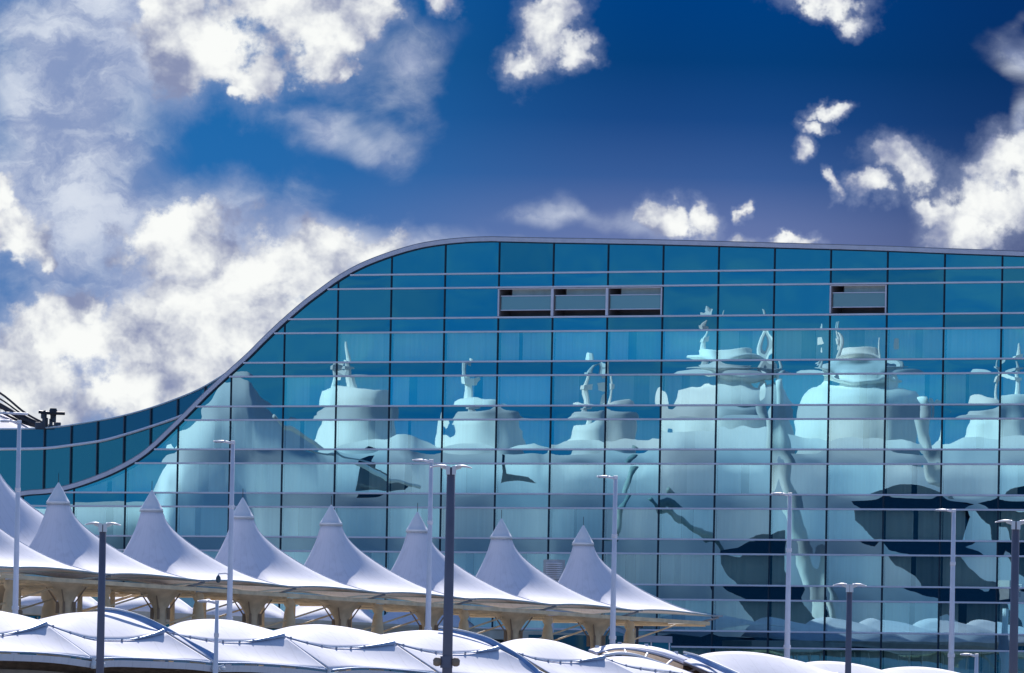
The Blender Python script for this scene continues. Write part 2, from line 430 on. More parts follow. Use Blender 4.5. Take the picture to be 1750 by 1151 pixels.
for k, (ha, hb) in enumerate(rowsS):
    for i in list(NI)[:-1]:
        mb = MB(); ar = panel(mb, UM[i], UM[i + 1], ha, hb, 3000 + 40 * k + i, nv=4)
        if not mb.f: continue
        inview = 1.0 if (k <= 8 and UM[i + 1] > fac(0, 700)[0] and UM[i] < fac(1750, 700)[0]) else 0.0
        if i < 1 and k >= 6: inview *= .3
        spc.append((ar * inview * (1 + .002 * i), k * 40 + i, mb))
spc.sort(key=lambda c: (-c[0], c[1])); rest = MB()
for k, (ar, _, mb) in enumerate(spc):
    if k < 100 and ar > 0: mb.build('spandrel_panel', GL_S, hotel, smooth=True)
    else: rest.add(mb.v, mb.f)
rest.build('spandrel_panel', GL_S, hotel, smooth=True, kind='stuff')
# mullions and transoms
for i in NI:
    t = roof(UM[i]) - .02
    MB().box(FP(UM[i], t / 2, 0), FU, ZZ, FN, .042, t / 2, .05).build('mullion', MULL, hotel)
allh = HL + [HL[17] - 2.3, HL[17] - 3.4, HL[17] - 6.6, HL[17] - 7.7]
for k, h in enumerate(allh):
    lo = ULEFT
    for s_ in range(400):
        u = ULEFT + (URIGHT - ULEFT) * s_ / 400
        if roof(u) > h + .05: lo = u; break
    hi = URIGHT
    for s_ in range(400):
        u = URIGHT - (URIGHT - ULEFT) * s_ / 400
        if roof(u) > h + .05: hi = u; break
    m_ = MB().box(FP((lo + hi) / 2, h, .08), FU, ZZ, FN, (hi - lo) / 2, .062, .12)
    m_.build('transom', TRANSOM, hotel, bevel=.02)
# roof trim swept along the curve
def strip(off0, off1, o0, o1, name, m):
    rows = []
    ncs = len(cs)
    for k in range(ncs):
        a = cs[max(k - 1, 0)]; b = cs[min(k + 1, ncs - 1)]
        tx, ty = b[0] - a[0], b[1] - a[1]; L = math.hypot(tx, ty); nx, ny = -ty / L, tx / L
        p = cs[k]
        q = lambda off, o: FP(p[0] + nx * off, p[1] + ny * off, o)
        rows.append([q(off0, o0), q(off1, o0), q(off1, o1), q(off0, o1)])
    mb = MB().grid(rows, True)
    mb.f.append((0, 1, 2, 3)); n = 4 * (ncs - 1); mb.f.append((n + 3, n + 2, n + 1, n))
    return mb.build(name, m, hotel)
strip(-.12, .17, .14, -1.6, 'roof_trim', TRIM)
strip(-.21, -.12, .08, -.8, 'trim_shadow_strip', MULL)  # dark strip drawn as the shadow line under the trim
strip(.17, .23, .12, -1.6, 'roof_flashing', mat('flashing', (.30, .30, .36), .5))
# body behind the glass
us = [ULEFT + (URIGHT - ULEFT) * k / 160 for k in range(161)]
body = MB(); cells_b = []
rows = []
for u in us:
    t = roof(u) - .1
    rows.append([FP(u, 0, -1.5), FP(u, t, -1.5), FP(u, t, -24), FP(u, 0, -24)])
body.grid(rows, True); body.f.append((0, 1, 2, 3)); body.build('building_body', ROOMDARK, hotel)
# balconies
def balcony(i):
    ha, hb = rowsV[1]; ua, ub = UM[i] + .07, UM[i + 1] - .07
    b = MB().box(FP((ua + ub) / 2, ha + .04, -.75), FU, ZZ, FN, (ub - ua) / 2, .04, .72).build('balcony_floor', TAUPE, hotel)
    MB().box(FP(ua + .05, (ha + hb) / 2, -.7), FU, ZZ, FN, .05, (hb - ha) / 2 - .08, .7).build('side_wall', mat('recess_wall', (.20, .16, .16), .7), b)
    MB().box(FP(ub - .05, (ha + hb) / 2, -.7), FU, ZZ, FN, .05, (hb - ha) / 2 - .08, .7).build('side_wall', MATS['recess_wall'], b)
    MB().box(FP((ua + ub) / 2, hb - .06, -.7), FU, ZZ, FN, (ub - ua) / 2, .04, .7).build('ceiling', MATS['recess_wall'], b)
    MB().box(FP((ua + ub) / 2 + .3, hb - .40, -.7), FU, ZZ, FN, (ub - ua) / 2 - .36, .30, .04).build('back_window', mat('pale_blind', (.80, .90, .88), .8), b)
    MB().box(FP((ua + ub) / 2, (ha + hb) / 2, -1.4), FU, ZZ, FN, (ub - ua) / 2, (hb - ha) / 2 - .1, .04).build('back_panel', MATS['recess_wall'], b)
    MB().box(FP((ua + ub) / 2, ha + 1.02, -.10), FU, ZZ, FN, (ub - ua) / 2, .47, .02).build('parapet_glass', GL_P, b)
    MB().box(FP((ua + ub) / 2, ha + 1.53, -.08), FU, ZZ, FN, (ub - ua) / 2, .03, .05).build('handrail', TRANSOM, b)
    MB().box(FP((ua + ub) / 2, ha + .52, -.08), FU, ZZ, FN, (ub - ua) / 2, .03, .05).build('bottom_rail', TRANSOM, b)
    fr = MB()
    for u in (ua - .02, ub + .02): fr.box(FP(u, (ha + hb) / 2, .06), FU, ZZ, FN, .05, (hb - ha) / 2 - .09, .04)
    fr.box(FP((ua + ub) / 2, hb - .12, .06), FU, ZZ, FN, (ub - ua) / 2, .03, .03)
    fr.build('frame', TRANSOM, b)
for (r, i) in sorted(balc): balcony(i)

# rear wing: a second glass wall folding away behind the left roof edge
THW = R(66); WU = Vector((math.cos(THW), -math.sin(THW), 0)); WN = Vector((-math.sin(THW), -math.cos(THW), 0))
W0 = FP(*fac(408, 640), -1.7); W0.z = 0
def wing(px, py):
    d = ray(px, py); t = (W0 - CAM).dot(WN) / d.dot(WN); p = CAM + d * t
    return (p - W0).dot(WU), p.z
def WP(u, h, o=0): return W0 + WU * u + ZZ * h + WN * o
wtop = [wing(*p) for p in [(-70,735),(-30,734),(0,733.5),(50,733),(101,729.7),(151,722),(201.5,713),(252,699.5),(302,682),(340,666),(365,652),(390,636),(408,622)]]
wmid = [wing(*p) for p in [(-70,769),(0,768),(75.6,766.7),(126,761),(176,753.6),(214,743.6),(252,732),(302,715),(345,697)]]
wt = catmull(wtop, 5); wm = catmull(wmid, 5)
mb = MB(); rows = [[], [], []]
for u, h in wt:
    hm = interp(wm, u) if u < wm[-1][0] else h - .2
    for k, z in enumerate((0, min(hm, h), h)): rows[k].append(WP(u, z, .004 * mnoise.noise(Vector((u * .5, z * .4, 9)))))
lower = MB().grid(rows[0:2]); upper = MB().grid(rows[1:3])
wingo = lower.build('rear_wing', GL_W, hotel, smooth=True)
upper.build('upper_band', GL_D, wingo, smooth=True)
MB().tube([WP(u, h, .08) for u, h in wm], .11, 8).build('rail', TRANSOM, wingo)
MB().tube([WP(u, h, .03) for u, h in wt], .07, 8).build('roof_edge', mat('wing_edge', (.5, .6, .68), .4), wingo)
for px in (32, 77, 122.7, 167.5, 213, 258, 303.5, 350):
    u = wing(px, 740)[0]; t = interp(wt, u) - .05
    MB().box(WP(u, t / 2, .04), WU, ZZ, WN, .10, t / 2, .05).build('wing_mullion', MULL, wingo)
mb = MB(); mb.grid([[WP(u, h - .25, -.6) for u, h in wt], [WP(u, h - .25, -14) for u, h in wt]])
mb.build('wing_roof', ROOMDARK, wingo)

# ------------------------------------------------------------------ the terminal that the glass mirrors (left of the hotel)
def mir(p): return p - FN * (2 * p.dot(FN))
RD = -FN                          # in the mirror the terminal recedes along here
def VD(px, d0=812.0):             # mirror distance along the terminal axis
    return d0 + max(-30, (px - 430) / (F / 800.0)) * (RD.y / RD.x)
TW = mat('terminal_fabric', (.82, .84, .80), .75, var=.05, scale=.2)
TWALL = mat('terminal_wall', (.82, .86, .84), .8, var=.10, scale=.06, stretch=(1, 1, .3))
TDARK = glass('terminal_dark_fill', (.05, .06, .08), None, (.006, .012, .022), .1)  # near-black gloss for the shade wedges and the small dark prongs
TDK = mat('dark_seam', (.25, .36, .36), .8)  # darker grey-green for some of the ridge cables
TBROWN = mat('brown_roofing', (.10, .07, .05), .8)
term = thing('terminal_building', 'pale terminal with white bell shaped fabric roofs seen mirrored in the hotel glass', 'building', mir(P(430, 1250, 762)))
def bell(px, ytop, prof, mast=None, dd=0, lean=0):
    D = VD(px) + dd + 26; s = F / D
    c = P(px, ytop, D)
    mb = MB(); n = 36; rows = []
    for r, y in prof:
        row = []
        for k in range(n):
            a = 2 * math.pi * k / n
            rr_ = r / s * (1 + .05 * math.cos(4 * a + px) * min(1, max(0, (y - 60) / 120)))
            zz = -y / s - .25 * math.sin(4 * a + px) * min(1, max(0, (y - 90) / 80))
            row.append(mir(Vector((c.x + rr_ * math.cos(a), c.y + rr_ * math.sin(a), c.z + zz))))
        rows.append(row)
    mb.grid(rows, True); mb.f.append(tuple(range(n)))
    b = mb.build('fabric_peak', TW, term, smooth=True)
    if mast:
        q = [mir(P(px + x, y, D)) for x, y in mast]
        MB().tube(q, [.45 - .28 * k / (len(q) - 1) for k in range(len(q))], 8).build('mast', TW, b)
        MB().box((q[0] + q[-1]) / 2, (1, 0, 0), (0, 1, 0), (0, 0, 1), .55, .55, .35).build('mast_platform', TW, b)
small = [(2, 0), (40, 1), (52, 6), (58, 30), (60, 60), (66, 72), (70, 92), (86, 122), (96, 165), (104, 230), (112, 330)]
tall = [(2, 0), (44, 1), (48, 6), (46, 22), (70, 26), (72, 34), (44, 42), (48, 50), (92, 64), (108, 90), (110, 150), (112, 190), (118, 240), (124, 320), (128, 420)]
bell(612, 662, small, [(-20, 664), (-20, 610), (-21, 585)])
bell(828, 685, small, [(-26, 687), (-27, 640), (-26, 608)])
bell(1028, 697, small, [(-18, 699), (-18, 655), (-12, 618)])
bell(1246, 604, tall, [(-38, 606), (-38, 566), (-30, 540)])
bell(1470, 604, tall, [(-60, 606), (-60, 575), (-58, 556)])
bell(1712, 682, small, [(24, 684), (24, 640), (18, 590)])
bell(1930, 690, small)
# extra posts between the tall peaks
for px, y0, y1 in ((1312, 640, 540), (1524, 650, 572), (1598, 760, 692), (1420, 610, 556)):
    D = VD(px) + 20
    MB().tube([mir(P(px - 3, y0 + 20, D)), mir(P(px, (y0 + y1) / 2, D)), mir(P(px + 1, y1, D))], [.5, .35, .2], 8).build('mast', TW, term)
# wall below the skirts
def vwall(poly, dd, name, m, th=3.0, label=None):
    pts = [mir(P(x, y, VD(x) + dd)) for x, y in poly]
    e = mir(P(875, 700, 760 + th)) - mir(P(875, 700, 760))
    return MB().prism(pts, e).build(name, m, term, label=label)
def apron(top, bot, d0, d1, name, m):
    rows = []
    for j in range(9):
        v = j / 8; row = []
        for k in range(121):
            x = top[0][0] + (top[-1][0] - top[0][0]) * k / 120
            y0 = interp(top, x); y = y0 * (1 - v) + bot * v
            row.append(mir(P(x, y, max(VD(x) + d0 + max(0, 790 - y0) * .10 * (1 - v) + (d1 - d0) * v ** .7 + .5 * math.sin(x * .031) * (1 - v), 700 / (1 + (x - 875) / 25600) + 42))))
        rows.append(row)
    MB().grid(rows).build(name, m, term, smooth=True, solid=.3)
apron([(255,870),(280,800),(305,750),(340,715),(365,680),(392,640),(425,640),(440,680),(460,706),(490,728),(520,755),(548,772),(600,770),(690,745),(720,762),(755,775),(850,772),(905,762),(940,772),(970,765),(1060,758),(1100,762),(1125,745),(1150,735),(1320,735),(1380,755),(1560,755),(1600,772),(1640,755),(1850,750)], 1290, 0, -34, 'fabric_apron', TWALL)
apron([(-120,868),(120,864),(290,858)], 1290, 6, -9, 'low_apron', TWALL)
vwall([(1450,850),(1480,842),(1560,838),(1600,846),(1645,862),(1660,885),(1640,925),(1660,960),(1700,1010),(1740,1060),(1750,1096),(1690,1096),(1640,1080),(1600,1040),(1560,990),(1500,940),(1458,892)], -52, 'shade_wedge', TDARK)  # solid dark wedges stand in for shadow across the mirrored terminal
vwall([(1672,872),(1700,852),(1760,842),(1800,850),(1800,1010),(1740,985),(1716,945),(1700,905)], -54, 'shade_wedge', TDARK)
vwall([(1216,940),(1262,936),(1290,918),(1340,908),(1345,975),(1378,1035),(1412,1082),(1420,1118),(1310,1112),(1280,1060),(1245,1010),(1212,965)], -48, 'shade_wedge', TDARK)
vwall([(1120,1088),(1200,1078),(1330,1082),(1350,1112),(1350,1160),(1120,1160)], -46, 'shade_wedge', TDARK)
vwall([(1470,1165),(1492,1118),(1530,1096),(1580,1088),(1650,1092),(1700,1088),(1735,1104),(1760,1130),(1760,1165)], -60, 'brown_roof', TBROWN)
vwall([(1688,1165),(1690,1108),(1680,1088),(1722,1088),(1716,1108),(1716,1165)], -64, 'column', TW)
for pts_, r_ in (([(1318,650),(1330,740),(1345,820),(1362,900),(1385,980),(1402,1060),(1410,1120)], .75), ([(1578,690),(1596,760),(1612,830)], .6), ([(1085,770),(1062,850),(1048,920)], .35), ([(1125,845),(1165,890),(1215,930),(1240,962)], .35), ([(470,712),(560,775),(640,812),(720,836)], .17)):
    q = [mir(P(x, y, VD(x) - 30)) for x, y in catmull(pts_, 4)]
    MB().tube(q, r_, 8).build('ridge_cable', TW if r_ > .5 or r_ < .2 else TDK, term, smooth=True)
vwall([(606,836),(612,800),(632,775),(642,775),(636,806),(660,812),(700,836),(690,842),(640,836)], -26, 'dark_prong', TDARK)  # small dark pronged shapes in front of the mirrored fabric
vwall([(838,830),(846,800),(846,770),(856,772),(856,806),(900,812),(920,832),(880,826)], -26, 'dark_prong', TDARK)

# ------------------------------------------------------------------ row of peaked tents
DR = -FN                          # row runs right and away, square to the facade
DB = Vector((-DR.y, DR.x, 0))     # towards the back of the row
D1 = 588.0
A0 = P(100, 825, D1)
s_lo, s_hi = 4.0, 20.0
for _ in range(50):
    s = (s_lo + s_hi) / 2
    if P(997, 898, D1 + 6 * s * DR.y).x - A0.x > 6 * s * DR.x: s_lo = s
    else: s_hi = s
S = s; A6 = P(997, 898, D1 + 6 * S * DR.y)
DZ = (A6.z - A0.z) / 6
a_, b_ = S / 2, S * .74
B2 = S * .25
TH_ = 173 / (F / D1) * .93                 # peak height over the rim
CAPH = 33 / (F / D1)
DECK = 5.0
CORN = math.atan2(-b_, a_)
def tent_pt(px_, al, bk, z): return A0 * 0 + DR * al + DB * bk + ZZ * z
def tprof(q, pe=1.5): return (1 - q) ** pe * (.87 + .13 * math.exp(-q / .05))
def make_tent(org, label):
    t = thing('peaked_tent', label, 'tent', org, 'peaked white tents along the upper kerb')
    rim = TH_                           # origin at rim level in the middle; rim tilts along the row by DZ
    o3 = Vector(org)
    hz_ = lambda al: DZ * al / S
    n = 72; nr = 26; rn = .085
    rows = []
    for j in range(nr + 1):
        q = j / nr; q = q * q * .35 + q * .65
        row = []
        for k in range(n):
            an = 2 * math.pi * (k + .0) / n
            cx_, sx_ = math.cos(an), math.sin(an)
            bb = b_ if sx_ < 0 else B2; Rr = 1 / max(abs(cx_) / a_, abs(sx_) / bb)
            e = min(abs(cx_) / a_, abs(sx_) / bb) * Rr          # 1 at the corners
            Rr *= 1 - .10 * (1 - e * e)
            rneck = .60; wq = q ** (.9 - .62 * max(0.0, math.cos(an - CORN)) ** 2); Rr = Rr ** wq * (.5 * S) ** (1 - wq)
            r_ = rneck + (Rr - rneck) * q
            h = (TH_ - CAPH) * tprof(q, 2.35 - .85 * max(0.0, math.cos(an - CORN)) ** 3) + .25 * (1 - e ** 2) * q * (1 - q) * 2
            h += .18 * (1 - e * e) * q ** 3
            row.append(o3 + DR * (r_ * cx_) + DB * (r_ * sx_) + ZZ * (h + hz_(r_ * cx_)))
        rows.append(row)
    MB().grid(rows, True).build('fabric_roof', FABRIC, t, smooth=True, solid=.03)
    zt = TH_ - CAPH
    MB().lathe(o3 + ZZ * zt, [(.60, -.12), (.70, -.10), (.71, .02), (.67, .04), (.50, .33), (.34, .62), (.05, CAPH - .03), (.02, CAPH)], 32).build('peak_hood', HOOD, t, smooth=True)
    MB().lathe(o3 + ZZ * zt, [(.71, -.16), (.73, -.16), (.73, -.09), (.71, -.09)], 32, cap=False).build('hood_ring', mat('ring_grey', (.5, .5, .5), .5), t)
    MB().tube([o3 + ZZ * (TH_ - .05), o3 + ZZ * (TH_ + .55)], .02, 6).build('needle', DARK, t)
    # piping down the four ridges
    for sx_, sy_ in ((1, -1),):
        c = Vector((sx_ * a_, b_ * -1 if sy_ < 0 else B2)); L = c.length; pts = []
        for j in range(17):
            q = j / 16; q = q * q * .3 + q * .7; wq = q ** .28; r_ = .6 + (L ** wq * (.5 * S) ** (1 - wq) - .6) * q; al = c.x / L * r_; bk = c.y / L * r_
            pts.append(o3 + DR * al + DB * bk + ZZ * ((TH_ - CAPH) * tprof(q) + hz_(al) + .02))
        MB().tube(pts, .025, 6).build('ridge_cord', HOOD, t, smooth=True)
        tip = pts[-1]; d = (DR * (c.x / L) + DB * (c.y / L))
        cl = MB().box(tip + d * .15 + ZZ * -.02, d, ZZ.cross(d), ZZ, .35, .14, .05)
        cl.tube([tip - d * .9 - ZZ * .45, tip + d * .25 - ZZ * .1], .07, 8)
        cl.build('corner_clamp', mat('clamp_steel', (.35, .36, .38), .4, metal=.5), t)
    edge = [rows[-1][k % n] for k in range(n + 1)]
    MB().tube([p + ZZ * .0 for p in edge], .06, 6, caps=False).build('edge_cable', mat('cable_teal', (.42, .52, .56), .4), t)
    # beams below the fabric
    for bk, zz_, hh in ((-b_ * .93, -.50, .12), (b_ * -.1, -.60, .09), (B2 * .93, -.50, .12)):
        pa = o3 + DR * (-a_) + DB * bk + ZZ * (zz_ + hz_(-a_)); pb = o3 + DR * (a_ - .02) + DB * bk + ZZ * (zz_ + hz_(a_))
        ax = (pb - pa).normalized(); MB().box((pa + pb) / 2, ax, DB, ax.cross(DB), (pb - pa).length / 2, .16, hh).build('beam', BEIGE, t)
    for al in (-a_ + .25, 0, a_ - .25):
        pa = o3 + DR * al - DB * b_ * .92 + ZZ * (-.62 + hz_(al)); pb = o3 + DR * al + DB * B2 * .92 + ZZ * (-.62 + hz_(al))
        MB().tube([pa, pb], .09, 8).build('cross_beam', BEIGE, t)
    # flared (tulip) column under the front corner, pin column mid way
    def tulip(al, bk, rt_):
        c = o3 + DR * al + DB * bk + ZZ * hz_(al)
        pr = [(.42, DECK - c.z), (.40, -2.6), (.42, -2.1), (.46, -1.75), (.60, -1.4), (.85, -1.05), (rt_ * .85, -.75), (rt_, -.6), (rt_, -.5)]
        m = MB(); nn = 28; rws = []
        for r_, z in pr:
            rws.append([c + DR * (r_ * math.cos(2 * math.pi * k / nn) * (1.25 if z > -1.6 else 1)) + DB * (r_ * math.sin(2 * math.pi * k / nn) * .8) + ZZ * z for k in range(nn)])
        m.grid(rws, True); m.build('flared_column', mat('tulip_tan', (.64, .50, .34), .6, var=.2), t, smooth=True)
        col = MB()
        for k in range(4):
            an = k * math.pi / 2 + .4; e = DR * math.cos(an) + DB * math.sin(an)
            col.box(c + e * .5 + ZZ * -2.0, e, ZZ.cross(e), ZZ, .10, .06, .35)
            col.tube([c + e * .5 - ZZ * 1.8, c + e * 1.2 - ZZ * .8], .045, 6)
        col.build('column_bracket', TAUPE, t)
    tulip(a_ - .3 - S, -b_ * .62, 1.55)
    for al in (-a_ + .3, -.12 * S):
        c = o3 + DR * al + DB * B2 * .8 + ZZ * hz_(al); MB().tube([Vector((c.x, c.y, DECK)), c - ZZ * .5], .16, 10).build('rear_post', BEIGE, t)
    def pin(al, bk):
        c = o3 + DR * al + DB * bk + ZZ * hz_(al)
        MB().lathe(c, [(.46, DECK - c.z), (.46, -2.9), (.44, -2.6), (.30, -1.4), (.22, -1.15), (.33, -.98), (.34, -.78), (.22, -.62), (.05, -.55)], 20).build('pin_column', BEIGE, t, smooth=True)
        m = MB().tube([c - ZZ * 2.6, c - ZZ * 2.5 + DR * 1.0], .11, 10)
        m.lathe(c - ZZ * 2.7 + DR * 1.05, [(.16, -.1), (.2, 0), (.2, .3), (.12, .38)], 12)
        m.build('floodlight', TAUPE, t)
    pin(-.12 * S, -b_ * .62)
    for bk in (-b_ * .62, B2 * .5):
        al0, al1 = -a_ - .2 * S, a_ * .9
        MB().tube([o3 + DR * al0 + DB * bk + ZZ * (-3.0), o3 + DR * al1 + DB * bk + ZZ * (-.7)], .055, 6).build('tie_rod', BEIGE, t)
    return t
ords = ['leftmost complete white peaked tent, right of the pole at the far left edge',
        'second complete white peaked tent from the left, just right of the near dark grey post',
        'white peaked tent right of the tall lamp with the small camera',
        'middle of the seven complete white peaked tents, no lamp pole near its peak',
        'white peaked tent whose peak touches the lamp pole beside the thickest dark post',
        'sixth complete white peaked tent, directly left of the small louvred box',
        'white peaked tent at the right end of its row, free corner pointing right']
def torg(k): return A0 + DR * (S * k) + ZZ * (DZ * k - TH_)
t0 = make_tent(torg(0), ords[0]); tents = [t0]
for k in range(1, 7):
    c = copy_tree(t0); c.location = torg(k); c['label'] = ords[k]; tents.append(c)
c = copy_tree(t0); c.location = torg(-1); c['label'] = 'white peaked tent cut by the left edge, its lit corner reaching the first tent'
c = copy_tree(t0); c.scale = (1.6, 1.6, 1.6); c.location = P(-44, 980, D1 + 14); c['label'] = 'large shaded white tent slope filling the left edge behind the lamp pole'
# raised kerbside road that carries them
pa = torg(-4); pb = torg(6.6)
deck = MB(); lo_ = DECK
q = [pa - DB * 9, pb - DB * 9, pb + DB * 9, pa + DB * 9]
deck.prism([Vector((v.x, v.y, DECK - 1.2)) for v in q], (0, 0, 1.2)); deck.build('road', CONC, kind='structure')
pier = MB()
for k in range(-3, 7): 
    c = torg(k); pier.lathe(Vector((c.x, c.y, 0)), [(.9, 0), (.8, 3.0), (1.6, DECK - 1.21)], 16)
tag(pier.build('road_pier', CONC), 'concrete piers carrying the raised road below the tents', 'pier')

# low pale building with vaulted white canopies behind the tents
lb = thing('kerbside_building', 'low building with pale fascia, dark glazing and white vaulted roof behind the tent columns', 'building', P(400, 1100, 650))
def dof(px): return 640 + (px - 100) * .046
def back(pts, dd, th, name, m, parent):
    v = [P(x, y, dof(x) + dd) for x, y in pts]
    return MB().prism(v, DB * th).build(name, m, parent)
back([(-40,1031),(900,1078),(1070,1088),(1070,1102),(900,1096),(620,1082),(-40,1046)], 0, 2.5, 'fascia', CONC, lb)
back([(-40,1046),(620,1082),(900,1096),(1070,1102),(1070,1150),(-40,1150)], 1.2, 1.5, 'glazing', GL_B, lb)
for k in range(26):
    x = -20 + k * 42; y = 1050 + k * 2.3
    v0_ = P(x, y, dof(x) + .9); v1_ = P(x, y + 60, dof(x) + .9)
    MB().tube([v0_, v1_], .05, 6).build('window_post', CONC, lb)
for k in range(5):
    x0 = 5 + k * 160; y0 = 1033 + k * 9
    rows = []
    for j in range(7):
        v = j / 6; row = []
        for i in range(17):
            u = i / 16; x = x0 + 165 * u
            yy = y0 + 8 * u - (34 * (1 - (2 * u - 1) ** 2) * (.35 + .65 * v)) * (1 if v > 0 else .6) - 8 * v + (8 if v == 0 else 0)
            row.append(P(x, yy, dof(x) + 2 + 6 * v))
        rows.append(row)
    MB().grid(rows).build('vaulted_roof', FABRIC2, lb, smooth=True, solid=.05)
rows = [[P(x, y, dof(x) + 4 + 5 * v) for x, y in ((800, 1056 - 16 * v), (860, 1052 - 18 * v), (930, 1054 - 18 * v), (1000, 1064 - 14 * v), (1070, 1084 - 8 * v))] for v in (0, .5, 1)]
MB().grid(rows).build('vaulted_roof', FABRIC2, lb, smooth=True, solid=.05)
# small glazed annexe at the right of the tents
an = thing('glazed_annexe', 'small flat roofed blue grey glazed box at the foot of the glass wall', 'building', P(1095, 1110, 655))
MB().prism([P(x, y, 655) for x, y in ((1075, 1087), (1147, 1090), (1147, 1180), (1075, 1180))], DB * 8).build('glass_wall', GL_D, an)
MB().prism([P(x, y, 654.6) for x, y in ((1073, 1085), (1149, 1088), (1149, 1099), (1073, 1097))], DB * .35).build('parapet', mat('parapet_blue', (.32, .37, .48), .5), an)
for x in (1079, 1113, 1144):
    MB().tube([P(x, 1097, 654.8), P(x, 1180, 654.8)], .05, 6).build('frame_post', TRANSOM, an)
MB().tube([P(1067, 1125, 652), P(1092, 1066, 652)], .16, 8).build('strut', BEIGE, an)
m_ = MB().box(P(1090, 1068, 651.8), (1, 0, 0), (0, 1, 0), (0, 0, 1), .35, .3, .2); m_.tube([P(1089, 1072, 651.6), P(1089, 1105, 651.6)], .09, 8); m_.build('hinge', DARK, an)
# louvred box behind the tents
lv = thing('louvred_unit', 'small white louvred vent unit poking up between the two rightmost tents', 'vent unit', P(941, 1020, 662))
MB().box(P(947, 976, 662), FU, FN, ZZ, .55, .5, .75).build('casing', mat('vent_grey', (.5, .5, .52), .6), lv)
sl = MB()
for k in range(8): sl.box(P(947, 963 + k * 3.6, 661.3), FU, FN, ZZ, .6, .1, .03)
sl.build('louvres', WHITEP, lv)
MB().tube([P(941, 990, 662) - ZZ * .7, Vector((P(941, 990, 662).x, P(941, 990, 662).y, 0))], .3, 10).build('duct', WHITEP, lv)

